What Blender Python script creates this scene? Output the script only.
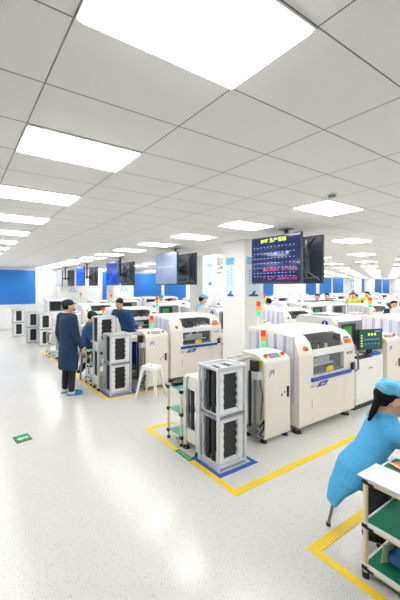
import bpy, bmesh, math, random
from mathutils import Vector, Matrix, Euler
R = random.Random(7)
S = bpy.context.scene
COL = S.collection
for o in list(bpy.data.objects):
    bpy.data.objects.remove(o)

# ------------------------------------------------------------------ camera, world, exposure
CAM_H = 1.95
YAW = math.atan2(0.4855, 0.8743)
cam_d = bpy.data.cameras.new('camera'); cam = bpy.data.objects.new('camera', cam_d); COL.objects.link(cam)
cam.location = (0, 0, CAM_H); cam.rotation_euler = (math.pi/2, 0, -YAW)
cam_d.sensor_fit = 'AUTO'; cam_d.sensor_width = 36.0
cam_d.lens = 306.0/600*36
cam_d.shift_x = 76/600; cam_d.shift_y = -13/600
cam_d.clip_start = 0.05; cam_d.clip_end = 200
S.camera = cam
w = bpy.data.worlds.new('world'); S.world = w; w.use_nodes = True
w.node_tree.nodes['Background'].inputs[0].default_value = (0.95, 0.97, 1, 1)
w.node_tree.nodes['Background'].inputs[1].default_value = 0.6
S.view_settings.view_transform = 'Standard'; S.view_settings.look = 'None'
S.view_settings.gamma = 1; S.view_settings.use_curve_mapping = False
S.view_settings.exposure = 0.56
PANEL_LIGHT = 10.5

# ------------------------------------------------------------------ materials
def lin(h):
    h = h.lstrip('#'); c = [int(h[i:i+2], 16)/255 for i in (0, 2, 4)]
    return tuple(x/12.92 if x <= .04045 else ((x+.055)/1.055)**2.4 for x in c) + (1,)
def nt(name):
    m = bpy.data.materials.new(name); m.use_nodes = True
    return m, m.node_tree, m.node_tree.nodes['Principled BSDF']
MC = {}
def mat(name, hexc, rough=.5, metal=0, vary=.06, scale=14, emit=0, coat=0, spec=.5, bump=0):
    if name in MC: return MC[name]
    m, t, b = nt(name); n = t.nodes; l = t.links
    tc = n.new('ShaderNodeTexCoord'); nz = n.new('ShaderNodeTexNoise'); nz.inputs['Scale'].default_value = scale
    nz.inputs['Detail'].default_value = 3
    l.new(tc.outputs['Object'], nz.inputs['Vector'])
    c = lin(hexc)
    mx = n.new('ShaderNodeMix'); mx.data_type = 'RGBA'
    mx.inputs[6].default_value = tuple(x*(1-vary) for x in c[:3])+(1,)
    mx.inputs[7].default_value = tuple(min(1, x*(1+vary)) for x in c[:3])+(1,)
    l.new(nz.outputs['Fac'], mx.inputs[0]); l.new(mx.outputs[2], b.inputs['Base Color'])
    b.inputs['Roughness'].default_value = rough; b.inputs['Metallic'].default_value = metal
    b.inputs['Coat Weight'].default_value = coat; b.inputs['Specular IOR Level'].default_value = spec
    if emit:
        l.new(mx.outputs[2], b.inputs['Emission Color']); b.inputs['Emission Strength'].default_value = emit
    if bump:
        bp = n.new('ShaderNodeBump'); bp.inputs['Strength'].default_value = bump; bp.inputs['Distance'].default_value = .02
        l.new(nz.outputs['Fac'], bp.inputs['Height']); l.new(bp.outputs[0], b.inputs['Normal'])
    MC[name] = m
    return m
def math_node(t, op, a, b=None, c=None):
    n = t.nodes.new('ShaderNodeMath'); n.operation = op
    for i, v in enumerate((a, b, c)):
        if v is None: continue
        if isinstance(v, (int, float)): n.inputs[i].default_value = v
        else: t.links.new(v, n.inputs[i])
    return n.outputs[0]
def floor_mat():
    m, t, b = nt('speckled_epoxy'); n = t.nodes; l = t.links
    tc = n.new('ShaderNodeTexCoord')
    big = n.new('ShaderNodeTexNoise'); big.inputs['Scale'].default_value = .8; big.inputs['Detail'].default_value = 4
    l.new(tc.outputs['Object'], big.inputs['Vector'])
    base = n.new('ShaderNodeMix'); base.data_type = 'RGBA'
    base.inputs[6].default_value = lin('#cccbc7'); base.inputs[7].default_value = lin('#d8d7d4')
    l.new(big.outputs['Fac'], base.inputs[0])
    prev = base.outputs[2]
    for sc, th, colr, dx in ((75, .26, '#a9a7a0', 0), (48, .17, '#8d8a82', 3.1), (110, .25, '#c3bca9', 5.7)):
        mp = n.new('ShaderNodeMapping'); mp.inputs['Location'].default_value = (dx, dx*.7, 0)
        l.new(tc.outputs['Object'], mp.inputs[0])
        v = n.new('ShaderNodeTexVoronoi'); v.inputs['Scale'].default_value = sc
        l.new(mp.outputs[0], v.inputs['Vector'])
        pick = n.new('ShaderNodeSeparateColor'); l.new(v.outputs['Color'], pick.inputs[0])
        a = math_node(t, 'LESS_THAN', v.outputs['Distance'], th)
        g = math_node(t, 'GREATER_THAN', pick.outputs[0], .55)
        f = math_node(t, 'MULTIPLY', a, g); f = math_node(t, 'MULTIPLY', f, .8)
        mx = n.new('ShaderNodeMix'); mx.data_type = 'RGBA'
        l.new(f, mx.inputs[0]); l.new(prev, mx.inputs[6]); mx.inputs[7].default_value = lin(colr)
        prev = mx.outputs[2]
    l.new(prev, b.inputs['Base Color'])
    rr = n.new('ShaderNodeMapRange'); rr.inputs[3].default_value = .14; rr.inputs[4].default_value = .30
    l.new(big.outputs['Fac'], rr.inputs[0]); l.new(rr.outputs[0], b.inputs['Roughness'])
    b.inputs['Specular IOR Level'].default_value = .55
    n2 = n.new('ShaderNodeTexNoise'); n2.inputs['Scale'].default_value = 9; l.new(tc.outputs['Object'], n2.inputs['Vector'])
    bp = n.new('ShaderNodeBump'); bp.inputs['Strength'].default_value = .06; bp.inputs['Distance'].default_value = .02
    l.new(n2.outputs['Fac'], bp.inputs['Height']); l.new(bp.outputs[0], b.inputs['Normal'])
    return m
def ceiling_mat():
    m, t, b = nt('ceiling_tiles'); n = t.nodes; l = t.links
    tc = n.new('ShaderNodeTexCoord'); sp = n.new('ShaderNodeSeparateXYZ'); l.new(tc.outputs['Object'], sp.inputs[0])
    def cell(out, off, size, wd):
        a = math_node(t, 'SUBTRACT', out, off); a = math_node(t, 'DIVIDE', a, size); a = math_node(t, 'FRACT', a)
        a = math_node(t, 'SUBTRACT', a, .5); a = math_node(t, 'ABSOLUTE', a); a = math_node(t, 'SUBTRACT', .5, a)
        a = math_node(t, 'MULTIPLY', a, size)          # metres from the nearest joint
        return math_node(t, 'LESS_THAN', a, wd)
    lx = cell(sp.outputs[0], .56*.88/1.44, 1.2*.88/1.44, .0032); ly = cell(sp.outputs[1], .36*.88/1.44, .6*.88/1.44, .0028)
    f = math_node(t, 'MAXIMUM', lx, ly)
    nz = n.new('ShaderNodeTexNoise'); nz.inputs['Scale'].default_value = 180; l.new(tc.outputs['Object'], nz.inputs['Vector'])
    base = n.new('ShaderNodeMix'); base.data_type = 'RGBA'
    base.inputs[6].default_value = lin('#f6f5f3'); base.inputs[7].default_value = lin('#fbfaf8'); l.new(nz.outputs['Fac'], base.inputs[0])
    mx = n.new('ShaderNodeMix'); mx.data_type = 'RGBA'; l.new(f, mx.inputs[0]); l.new(base.outputs[2], mx.inputs[6])
    mx.inputs[7].default_value = lin('#8a8a8d'); l.new(mx.outputs[2], b.inputs['Base Color'])
    b.inputs['Roughness'].default_value = .9; b.inputs['Specular IOR Level'].default_value = .1
    return m
def screen_mat(name, bg, streak, glow, rough=.12, scale=(4, 60)):
    m, t, b = nt(name); n = t.nodes; l = t.links
    tc = n.new('ShaderNodeTexCoord'); mp = n.new('ShaderNodeMapping'); mp.inputs['Scale'].default_value = (1, scale[0], scale[1])
    l.new(tc.outputs['Object'], mp.inputs[0])
    nz = n.new('ShaderNodeTexNoise'); nz.inputs['Scale'].default_value = 1.0; nz.inputs['Detail'].default_value = 5
    l.new(mp.outputs[0], nz.inputs['Vector'])
    cr = n.new('ShaderNodeValToRGB'); cr.color_ramp.elements[0].position = .42; cr.color_ramp.elements[0].color = lin(bg)
    cr.color_ramp.elements[1].position = .75; cr.color_ramp.elements[1].color = lin(streak)
    l.new(nz.outputs['Fac'], cr.inputs[0]); l.new(cr.outputs[0], b.inputs['Emission Color']); b.inputs['Emission Strength'].default_value = glow
    b.inputs['Base Color'].default_value = (.01, .01, .015, 1); b.inputs['Roughness'].default_value = rough
    return m
def glass_mat():
    m, t, b = nt('tinted_glass'); n = t.nodes; l = t.links
    tr = n.new('ShaderNodeBsdfTransparent'); tr.inputs[0].default_value = (.93, .95, .96, 1)
    gl = n.new('ShaderNodeBsdfGlossy'); gl.inputs['Roughness'].default_value = .10; gl.inputs[0].default_value = (.9, .92, .95, 1)
    fr = n.new('ShaderNodeFresnel'); fr.inputs[0].default_value = 1.5
    f = math_node(t, 'ADD', fr.outputs[0], .045); ge = n.new('ShaderNodeNewGeometry')
    f = math_node(t, 'MULTIPLY', f, math_node(t, 'SUBTRACT', 1.0, ge.outputs['Backfacing']))
    mx = n.new('ShaderNodeMixShader'); l.new(f, mx.inputs[0]); l.new(tr.outputs[0], mx.inputs[1]); l.new(gl.outputs[0], mx.inputs[2])
    l.new(mx.outputs[0], n['Material Output'].inputs[0])
    return m
M = dict(
 wall=mat('white_paint', '#f1f1f0', .6, vary=.015, scale=2), floor=floor_mat(), ceil=ceiling_mat(),
 cream=mat('cream_enamel', '#ebe6dc', .38, vary=.02, scale=3), white=mat('white_enamel', '#efefee', .35, vary=.02, scale=3),
 lgrey=mat('light_grey_enamel', '#c9ccd2', .4), grey=mat('grey_plastic', '#8b8f96', .45),
 alu=mat('brushed_aluminium', '#d9dce0', .38, .25, vary=.08, scale=40), steel=mat('dull_steel', '#8f9396', .35, .7),
 black=mat('black_plastic', '#1c1e22', .45, spec=.4), slot=mat('black_antistatic_plastic', '#1a1d22', .5, vary=.25, scale=60),
 rubber=mat('dark_rubber', '#2b2b2c', .7), glass=glass_mat(),
 blue=mat('blue_lacquer', '#1c3fb2', .3), navyblue=mat('blue_ink', '#27479d', .5), red=mat('red_plastic', '#d8321f', .4),
 orange=mat('orange_plastic', '#f08030', .4), yellow=mat('yellow_plastic', '#f4d51e', .4),
 tape=mat('yellow_floor_tape', '#f2cf20', .45, vary=.12, scale=25), btape=mat('blue_floor_tape', '#2450b8', .4, vary=.1, scale=25),
 pane=mat('blue_window_film', '#1f78cc', .35, vary=.05, scale=1.5), wframe=mat('white_window_frame', '#f2f2f2', .4),
 green=mat('green_rubber_mat', '#11795a', .5, vary=.1), mint=mat('mint_rubber_mat', '#67b09b', .45, vary=.06),
 tube=mat('cream_coated_pipe', '#ead9b4', .35), dark=mat('dark_machine_innards', '#5f656c', .5, vary=.3),
 screenblue=screen_mat('dashboard_screen', '#060a26', '#1e2f8c', .75, rough=.07), screenoff=mat('off_screen_painted_reflection', '#77869f', .12, vary=.1, scale=3, emit=.25),  # switched-off screen: reflected light painted in as pale colour and weak glow
 screendeep=screen_mat('deep_blue_screen', '#16308c', '#2c58c0', 1.0, scale=(3, 5)), screenflat=screen_mat('plain_blue_screen', '#1458b8', '#1f66c8', 1.1, scale=(2, 3)), screengrey=mat('grey_glossy_screen', '#9aa0a8', .15, emit=.2),
 screengreen=screen_mat('dark_green_screen', '#06352f', '#0d5a4a', 1.0), greenpatch=mat('lit_green_pixels', '#0f7a30', .4, emit=.55),
 limepix=mat('lit_yellow_green_pixels', '#b7d531', .4, emit=.9), redpix=mat('lit_red_pixels', '#b8305f', .4, emit=.4), whitepix=mat('lit_pale_blue_pixels', '#6f93d8', .4, emit=.35),
 lred=mat('red_signal_lens', '#e0392a', .25, emit=.35), lamb=mat('amber_signal_lens', '#f09a30', .25, emit=.35), lgrn=mat('green_signal_lens', '#3fd58a', .25, emit=.6),
 skin=mat('skin', '#e2ae92', .5, vary=.05, scale=25), lip=mat('lips', '#b5625a', .5), eye=mat('eye_dark', '#20160f', .3), eyew=mat('eye_white', '#eeeae4', .3),
 hair=mat('black_hair', '#120f0e', .7, vary=.3, scale=90, spec=.2),
 navy=mat('navy_cloth', '#1c3553', .85, vary=.15, scale=18, bump=.5), navy2=mat('blue_teal_cloth', '#1b4f7a', .85, vary=.12, scale=18, bump=.5),
 cap=mat('dark_teal_cap_cloth', '#17303a', .85, vary=.1), trouser=mat('black_trouser_cloth', '#22232a', .85, vary=.15, bump=.4),
 smock=mat('sky_blue_smock_cloth', '#4fb0e6', .75, vary=.07, scale=9, bump=.6), bouf=mat('sky_blue_cap_cloth', '#6cc4f0', .8, vary=.08, scale=60, bump=.8),
 glove=mat('royal_blue_rubber', '#2450b8', .5), sock=mat('white_sock', '#e8e6e2', .8), slip=mat('blue_slipper', '#2f7ec4', .6),
 vest=mat('yellow_green_vest', '#cfd957', .8), tealcl=mat('teal_cloth', '#2c8c96', .8), orangecl=mat('orange_cloth', '#d87a55', .8), paleblue=mat('pale_blue_cloth', '#a8d4ee', .8),
 paper=mat('white_sheet', '#e9e9ea', .5, vary=.02), pcb=mat('orange_board', '#e58a2c', .4), bagblue=mat('blue_bag_cloth', '#1d5e96', .7, vary=.2), palegreen=mat('pale_green_sheet', '#c9dfae', .6),
 stool=mat('white_moulded_plastic', '#f4f4f4', .35), binblue=mat('blue_bin_plastic', '#1c3fa0', .4), teal=mat('teal_plastic', '#3d9d9d', .4), signgreen=mat('green_sign_film', '#0f7a49', .35), mint2=mat('bright_mint_print', '#8be8b8', .4), signdark=mat('dark_sign_edge', '#2c4a42', .4),
 poster=mat('pale_blue_poster', '#d5e8f6', .4, vary=.04), postertop=mat('cyan_print', '#6cc0ea', .4, vary=.25, scale=9), ink=mat('dark_blue_print', '#2b4a78', .5), palelogo=mat('pale_blue_logo', '#9fc3dd', .5),
 beige=mat('beige_panel', '#dad2b8', .5), greyroof=mat('smoked_grey_hood', '#7d848c', .25),
 pblue=mat('lavender_blue_panel_edge', '#a3a8de', .4), panelg=mat('grey_mesh_panel', '#dfe1ea', .4),
)
lm, lt, lb = nt('light_diffuser')
lb.inputs['Base Color'].default_value = (1, 1, 1, 1); lb.inputs['Emission Color'].default_value = (1, .995, .98, 1); lb.inputs['Emission Strength'].default_value = PANEL_LIGHT
M['lamp'] = lm

# ------------------------------------------------------------------ mesh helpers
class MB:
    def __init__(s): s.bm = bmesh.new()
    def box(s, a, b, bev=0, rot=None):
        c = [(a[i]+b[i])/2 for i in range(3)]; d = [max(1e-4, abs(b[i]-a[i])) for i in range(3)]
        t = bmesh.new(); bmesh.ops.create_cube(t, size=1)
        bmesh.ops.scale(t, vec=d, verts=t.verts)
        if bev: bmesh.ops.bevel(t, geom=t.edges[:], offset=min(bev, min(d)*.45), segments=2, affect='EDGES', profile=.6)
        if rot is not None: bmesh.ops.transform(t, matrix=rot, verts=t.verts)
        bmesh.ops.translate(t, vec=c, verts=t.verts)
        return s._add(t)
    def _add(s, t):
        me = bpy.data.meshes.new('tmp'); t.to_mesh(me); t.free(); s.bm.from_mesh(me); bpy.data.meshes.remove(me); return s
    def cyl(s, p, q, r, r2=None, n=14):
        p, q = Vector(p), Vector(q); d = q-p
        t = bmesh.new(); bmesh.ops.create_cone(t, cap_ends=True, segments=n, radius1=r, radius2=r if r2 is None else r2, depth=d.length)
        bmesh.ops.transform(t, matrix=Matrix.Translation((p+q)/2) @ d.to_track_quat('Z', 'Y').to_matrix().to_4x4(), verts=t.verts)
        return s._add(t)
    def tube(s, pts, r, n=8):
        for i in range(len(pts)-1): s.cyl(pts[i], pts[i+1], r, n=n)
        for p in pts[1:-1]: s.ell(p, (r, r, r), n=8)
        return s
    def ell(s, c, r, n=16, rot=None):
        t = bmesh.new(); bmesh.ops.create_uvsphere(t, u_segments=n, v_segments=max(6, n*2//3), radius=1)
        bmesh.ops.scale(t, vec=r, verts=t.verts)
        if rot is not None: bmesh.ops.transform(t, matrix=rot, verts=t.verts)
        bmesh.ops.translate(t, vec=c, verts=t.verts)
        return s._add(t)
    def prism(s, poly, x0, x1, axis='x'):
        """poly of (y,z) extruded along x (or (x,z) along y, (x,y) along z)"""
        def P(a, b, k): return {'x': (k, a, b), 'y': (a, k, b), 'z': (a, b, k)}[axis]
        A = [s.bm.verts.new(P(a, b, x0)) for a, b in poly]; B = [s.bm.verts.new(P(a, b, x1)) for a, b in poly]
        fs = [s.bm.faces.new(A), s.bm.faces.new(B[::-1])]
        for i in range(len(poly)): fs.append(s.bm.faces.new((A[i], B[i], B[(i+1) % len(poly)], A[(i+1) % len(poly)])))
        bmesh.ops.recalc_face_normals(s.bm, faces=s.bm.faces[:])
        return s
    def build(s, name, m, parent=None, smooth=False):
        me = bpy.data.meshes.new(name); bmesh.ops.recalc_face_normals(s.bm, faces=s.bm.faces[:]); s.bm.to_mesh(me); s.bm.free()
        if isinstance(m, str): m = M[m]
        me.materials.append(m)
        if smooth:
            for p in me.polygons: p.use_smooth = True
        o = bpy.data.objects.new(name, me); COL.objects.link(o)
        if parent: o.parent = parent
        return o
def B(name, m, parent, *boxes, bev=0):
    g = MB()
    for a, b in boxes: g.box(a, b, bev)
    return g.build(name, m, parent)
def C(name, m, parent, p, q, r, r2=None, n=14): return MB().cyl(p, q, r, r2, n).build(name, m, parent, True if n > 40 else False)
def tag(o, label, cat, group=None, kind=None):
    o['label'] = label; o['category'] = cat
    if group: o['group'] = group
    if kind: o['kind'] = kind
    return o
def struct(o, label=None, cat=None):
    o['kind'] = 'structure'
    if label: o['label'] = label; o['category'] = cat
    return o
def thing(name, label, cat, loc=(0, 0, 0), rz=0, group=None):
    o = bpy.data.objects.new(name, None); COL.objects.link(o); o.location = loc; o.rotation_euler = (0, 0, rz)
    o.empty_display_size = .1
    return tag(o, label, cat, group)
KIDS = {}
def copy_tree(o, loc=None, label=None, group=None, rz=None, parent=None, skip=()):
    c = o.copy(); COL.objects.link(c)
    if parent: c.parent = parent; c.matrix_parent_inverse = o.matrix_parent_inverse.copy()
    if loc is not None: c.location = loc
    if rz is not None: c.rotation_euler = (0, 0, rz)
    if label: c['label'] = label
    if group: c['group'] = group
    for ch in list(o.children):
        if ch.name.split('.')[0] not in skip: copy_tree(ch, parent=c, skip=skip)
    return c
def text(name, body, size, loc, rot, m, parent, ext=.0008, align='CENTER'):
    cu = bpy.data.curves.new(name, 'FONT'); cu.body = body; cu.size = size; cu.extrude = ext; cu.align_x = align; cu.align_y = 'CENTER'
    t = bpy.data.objects.new(name, cu); COL.objects.link(t)
    dg = bpy.context.evaluated_depsgraph_get(); me = bpy.data.meshes.new_from_object(t.evaluated_get(dg))
    bpy.data.objects.remove(t); bpy.data.curves.remove(cu)
    me.materials.clear(); me.materials.append(M[m])
    o = bpy.data.objects.new(name, me); COL.objects.link(o); o.location = loc; o.rotation_euler = rot
    if parent: o.parent = parent
    return o
FRONT = (math.pi/2, 0, 0)                # reads from -Y
LEFT = (math.pi/2, 0, -math.pi/2)        # reads from -X

# ------------------------------------------------------------------ the room
HC = 2.83
TK = .88/1.44                 # the ceiling grid: tiles of .733 x .367 m
X0, X1, Y0, Y1 = -7.0, 48.0, -6.0, 14.5
struct(B('floor', 'floor', None, ((X0, Y0, -.1), (X1, Y1, 0))))
struct(B('ceiling', 'ceil', None, ((X0, Y0, HC), (X1, Y1, HC+.12))))
struct(B('wall_back', 'wall', None, ((X0, Y1, 0), (X1, Y1+.15, HC))))
struct(B('wall_right', 'wall', None, ((X1, Y0, 0), (X1+.15, Y1, HC))))
struct(B('wall_left', 'wall', None, ((X0-.15, Y0, 0), (X0, Y1, HC))))
struct(B('wall_front', 'wall', None, ((X0, Y0-.15, 0), (X1, Y0, HC))))
VP = 14.5
struct(B('baseboard_back', mat('grey_baseboard', '#d9d7d0', .5), None, ((X0, VP-.012, 0), (X1, VP, .10))))
struct(B('trim_1', 'wframe', None, ((X0, VP-.03, 2.795), (X1, VP, 2.83))))
wins = [(-6.5, -1.9), (-1.6, 3.35), (6.71, 10.55), (10.68, 12.38), (19.5, 20.75), (24.76, 26.3), (26.72, 28.62), (28.78, 30.6), (33.83, 34.45), (36.42, 37.95), (38.1, 39.7)]
for i, (a, b) in enumerate(wins):
    r = bpy.data.objects.new('window_%d' % (i+1), None); COL.objects.link(r); r.location = (0, VP, 0); r['kind'] = 'structure'
    z0, z1 = 1.13, 2.75
    B('window_pane', 'pane', r, ((a+.03, -.035, z0+.03), (b-.03, -.005, z1-.03)))
    B('window_frame', 'wframe', r, ((a-.04, -.05, z0-.04), (b+.04, 0, z0+.03)), ((a-.04, -.05, z1-.03), (b+.04, 0, z1)), ((a-.04, -.05, z0), (a+.03, 0, z1)), ((b-.03, -.05, z0), (b+.04, 0, z1)))
# the square white column
PX, PY, PW = 4.66, 3.83, .525
struct(B('pillar', 'wall', None, ((PX, PY, 0), (PX+PW, PY+PW, HC)), bev=.008))
QX, QY = 6.02, 6.36
struct(B('pillar', 'wall', None, ((QX, QY, 0), (QX+PW, QY+PW, HC)), bev=.008))

# ceiling light panels, 1.2 x 0.6 m, one in every fourth by third tile
def ceil_light():
    t = thing('ceiling_light', 'x', 'ceiling light', (0, 0, HC), 0, 'recessed ceiling light panels')
    B('diffuser', 'lamp', t, ((-.355, -.172, -.017), (.355, .172, -.001)), bev=.006)
    B('frame', 'wframe', t, ((-.365, -.182, -.010), (.365, -.172, -.0005)), ((-.365, .172, -.010), (.365, .182, -.0005)), ((-.365, -.172, -.010), (-.355, .172, -.0005)), ((.355, -.172, -.010), (.365, .172, -.0005)))
    return t
CL = ceil_light(); first = True
names = {(0, 0): 'huge glowing ceiling light panel straight overhead, largest in the picture',
         (0, 1): 'glowing ceiling light panel second along the aisle, after the overhead one',
         (0, 2): 'glowing ceiling light panel third along the aisle, cut by the left edge',
         (0, 3): 'ceiling light panel fourth along the aisle, at the left edge of the photo',
         (0, 4): 'ceiling light panel fifth and smallest of the aisle row at the left edge',
         (1, 1): 'bright ceiling light panel nearest above the dashboard screen, to its right',
         (1, 2): 'bright ceiling light panel just above the top of the white pillar',
         (1, 3): 'ceiling light panel above the pale blank hanging screen',
         (1, 4): 'ceiling light panel between the pale blank screen and the deep blue screen',
         (1, 5): 'ceiling light panel straight above the hanging deep blue screen',
         (2, 2): 'ceiling light panel largest of those to the right of the hanging dashboard screen',
         (3, 3): 'ceiling light panel second largest right of the hanging dashboard screen'}
for i in range(-2, 16):
    for j in range(-3, 13):
        x, y = (1.16+4.8*i)*TK, (1.26+1.8*j)*TK
        if x > X1-.7 or y < Y0+.4 or y > Y1-.3: continue
        d = .4855*x+.8743*y; rr = .8743*x-.4855*y
        if d < .3: vis = False
        else:
            px = 124+306*rr/d; vis = -60 < px < 460
        if not vis and (i > 6 or (y > 8 and i > 4) or (i < 0 and y < 6) or (y < 0 and i == 0 and j % 2)): continue
        lab = names.get((i, j))
        if not lab:
            lab = 'small rectangular ceiling light panel far down the hall' if d > 7 else 'rectangular ceiling light panel out of the middle rows of the hall'
        o = CL if first else copy_tree(CL); first = False
        o.location = (x, y, HC); o['label'] = lab
t = thing('smoke_detector', 'small round white smoke detector on the ceiling above the dashboard screen', 'smoke detector', (5.12*TK, 2.58*TK, HC))
C('base', 'wframe', t, (0, 0, -.012), (0, 0, -.0005), .045, n=20); C('sensor', 'grey', t, (0, 0, -.03), (0, 0, -.011), .03, .036, n=20)

# ------------------------------------------------------------------ floor markings
def strip(name, m, pts, wd, label, cat):
    g = MB()
    h = wd/2
    for k, (a, b) in enumerate(zip(pts[:-1], pts[1:])):
        d = Vector((b[0]-a[0], b[1]-a[1])).normalized()
        a = Vector(a)+d*(h if k or pts[0] == pts[-1] else 0); b = Vector(b)+d*h
        n = Vector((-d.y, d.x))*h
        c = [a+n, a-n, b-n, b+n]
        g.prism([(p.x, p.y) for p in c], .0005, .003, 'z')
    return tag(g.build(name, m), label, cat)
strip('floor_tape', 'tape', [(2.75, 3.52), (2.33, 3.52), (2.33, 2.02), (9.5, 2.02)], .07, 'yellow floor tape bounding the nearest production line', 'floor tape')
strip('floor_tape', 'tape', [(2.33, 9.3), (2.33, 4.78), (3.6, 4.78)], .07, 'yellow floor tape running behind the standing man to the second stand', 'floor tape')
strip('floor_tape', 'tape', [(2.33, -1.6), (2.33, 1.3), (3.5, 1.3)], .07, 'yellow floor tape corner around the seated woman and her green shelved bench', 'floor tape')
strip('floor_tape', 'btape', [(2.39, 2.275), (2.93, 2.275), (2.93, 2.66), (2.39, 2.66), (2.39, 2.275)], .05, 'blue floor tape square around the nearest magazine stand', 'floor tape')
strip('floor_tape', 'btape', [(2.40, 4.84), (2.95, 4.84), (2.95, 5.2), (2.40, 5.2), (2.40, 4.84)], .05, 'blue floor tape square around the second magazine stand, near the stool', 'floor tape')
t = thing('floor_sign', 'green floor sticker with a white arrow alone on the open aisle', 'floor sign', (.77, 4.08, .0005), math.radians(8))
B('film', 'signdark', t, ((-.1, -.1, 0), (.1, .1, .002))); B('green_field', 'signgreen', t, ((-.085, -.085, .002), (.085, .085, .003)))
g = MB(); g.prism([(-.075, 0), (-.015, .055), (-.015, .025), (.075, .025), (.075, -.025), (-.015, -.025), (-.015, -.055)], .003, .004, 'z'); g.build('arrow', 'mint2', t)
t = thing('floor_sign', 'small green sticker on the yellow tape beside the small shelf cart', 'floor sign', (2.33, 2.76, .003), math.pi/2)
B('film', 'signgreen', t, ((-.13, -.035, 0), (.13, .035, .0015))); B('lettering', 'mint2', t, *[((-.1+.03*k, -.015, .0015), (-.082+.03*k, .015, .0025)) for k in range(7)])

# ------------------------------------------------------------------ magazines and their stands
def magazine():
    t = thing('circuit_board_magazine', 'x', 'magazine', (0, 0, 0), 0, 'circuit board magazines')
    W, D, Hh = .372, .26, .50
    B('base_plate', 'alu', t, ((0, 0, 0), (W, D, .022)), bev=.003)
    B('top_plate', 'alu', t, ((0, 0, Hh-.022), (W, .05, Hh)), ((0, D-.05, Hh-.022), (W, D, Hh)), ((0, .05, Hh-.022), (.05, D-.05, Hh)), ((W-.05, .05, Hh-.022), (W, D-.05, Hh)), ((.14, .05, Hh-.018), (.22, D-.05, Hh-.004)))
    for y in (.03, D-.045):
        g = MB(); g.box((.05, y, .022), (W-.05, y+.015, Hh-.022))
        for k in range(22): g.box((.06, y+(.015 if y < .1 else -.008), .04+k*.02), (W-.06, y+(.023 if y < .1 else 0), .048+k*.02))
        g.build('slotted_wall', 'slot', t)
    for x in (.0, W-.07):
        g = MB(); g.box((x, .004, .022), (x+.07, .03, Hh-.022))
        for k in range(5):
            xx = x+.07 if x < .1 else x-.014
            g.box((xx, .012, .05+k*.085), (xx+.014, .03, .09+k*.085))
        g.build('toothed_strip', 'wframe', t)
    B('cross_bar', 'wframe', t, ((.07, .006, .022), (W-.07, .03, .05)))
    B('cross_bar', 'wframe', t, ((.07, .006, Hh-.055), (W-.07, .03, Hh-.022)))
    for x in (.005, W-.03):
        g = MB(); g.box((x, .07, .022), (x+.018, .12, Hh-.022)); g.box((x, .15, .022), (x+.018, .2, Hh-.022)); g.build('guide_rail', 'slot', t)
    B('rear_post', 'alu', t, ((0, D-.03, .022), (.03, D, Hh-.022))); B('rear_post', 'alu', t, ((W-.03, D-.03, .022), (W, D, Hh-.022)))
    B('sticker', 'yellow', t, ((.012, .002, Hh-.14), (.034, .005, Hh-.11)))
    return t
MAG = magazine(); mag_used = False
def put_mag(loc, label, rz=0):
    global mag_used
    o = MAG if not mag_used else copy_tree(MAG); mag_used = True
    o.location = loc; o.rotation_euler = (0, 0, rz); o['label'] = label
    return o
def stand():
    t = thing('magazine_stand', 'x', 'stand', (0, 0, 0), 0, 'aluminium magazine stands')
    W, D = .44, .31
    for x in (0, W-.028):
        for y in (0, D-.028):
            g = MB(); g.box((x, y, 0), (x+.028, y+.028, 1.09), .003); g.build('post', 'alu', t)
    for nm, z in (('base_shelf', .02), ('middle_shelf', .545), ('top_frame', 1.07)):
        g = MB()
        for y in (0, D-.028): g.box((.028, y, z), (W-.028, y+.028, z+.02))
        for x in (0, W-.028): g.box((x, .028, z), (x+.028, D-.028, z+.02))
        if nm != 'top_frame': g.box((.028, .028, z+.004), (W-.028, D-.028, z+.014))
        g.build(nm, 'alu' if nm != 'middle_shelf' else 'steel', t)
    return t
ST = stand(); st_used = False
def tower(x, y, which, s=1, top=True):
    global st_used
    o = ST if not st_used else copy_tree(ST); st_used = True
    o.location = (x, y, 0); o['label'] = 'aluminium stand for two magazines, '+which
    put_mag((x+.034, y+.02, .041), 'lower black magazine in the stand '+which)
    put_mag((x+.034, y+.02, .566), 'upper black magazine in the stand '+which)
tower(2.42, 2.325, 'on the nearest blue taped square')
tower(2.44, 4.90, 'in front of the seated man in a cap')
tower(2.42, 7.55, 'mostly hidden behind the standing man')
tower(2.42, 10.02, 'nearest of those at the far left')
tower(2.2, 10.85, 'middle of those at the far left')
tower(2.02, 12.55, 'farthest by the left wall')

# lift frame behind each stand (the magazine elevator)
def lift(name='magazine_lift'):
    t = thing(name, 'x', 'lift', (0, 0, 0), 0, 'magazine lifts')
    L, D = .80, .26
    B('top_panel', 'cream', t, ((.02, .01, .72), (L, D, .88)), bev=.006)
    B('lower_panel', 'cream', t, ((.0, .05, .10), (L, D, .25)), bev=.006)
    for x in (0, .34, L-.045):
        for y in (0, D-.045):
            g = MB(); g.box((x-.012, y-.012, .05), (x+.034, y+.034, .87), .004)
            g.box((x-.014, y+.004, .06), (x-.010, y+.016, .86)); g.build('upright', 'alu', t)
    for a_, b_ in (((.03, .12, .25), (.05, .17, .72)), ((.03, .2, .25), (.05, .25, .72)), ((.36, .08, .25), (.4, .28, .72))): B('belt', 'black', t, (a_, b_))
    B('side_rail', 'alu', t, ((.03, -.012, .30), (L, .0, .36)), ((.03, -.012, .62), (L, .0, .68)), ((.03, -.014, .74), (L, .0, .80)))
    for x in (.02, L-.06):
        for y in (.02, D-.03):
            C('foot', 'rubber', t, (x, y, 0), (x, y, .06), .045, .02)
    B('conveyor_rail', 'alu', t, ((L-.1, .02, 1.0), (L+.01, .05, 1.03))); B('conveyor_rail', 'alu', t, ((L-.1, .2, 1.0), (L+.01, .23, 1.03)))
    return t
LF = lift()
LF.location = (2.45, 2.655, 0); LF['label'] = 'cream and aluminium magazine lift directly behind the nearest magazine stand'
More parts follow.
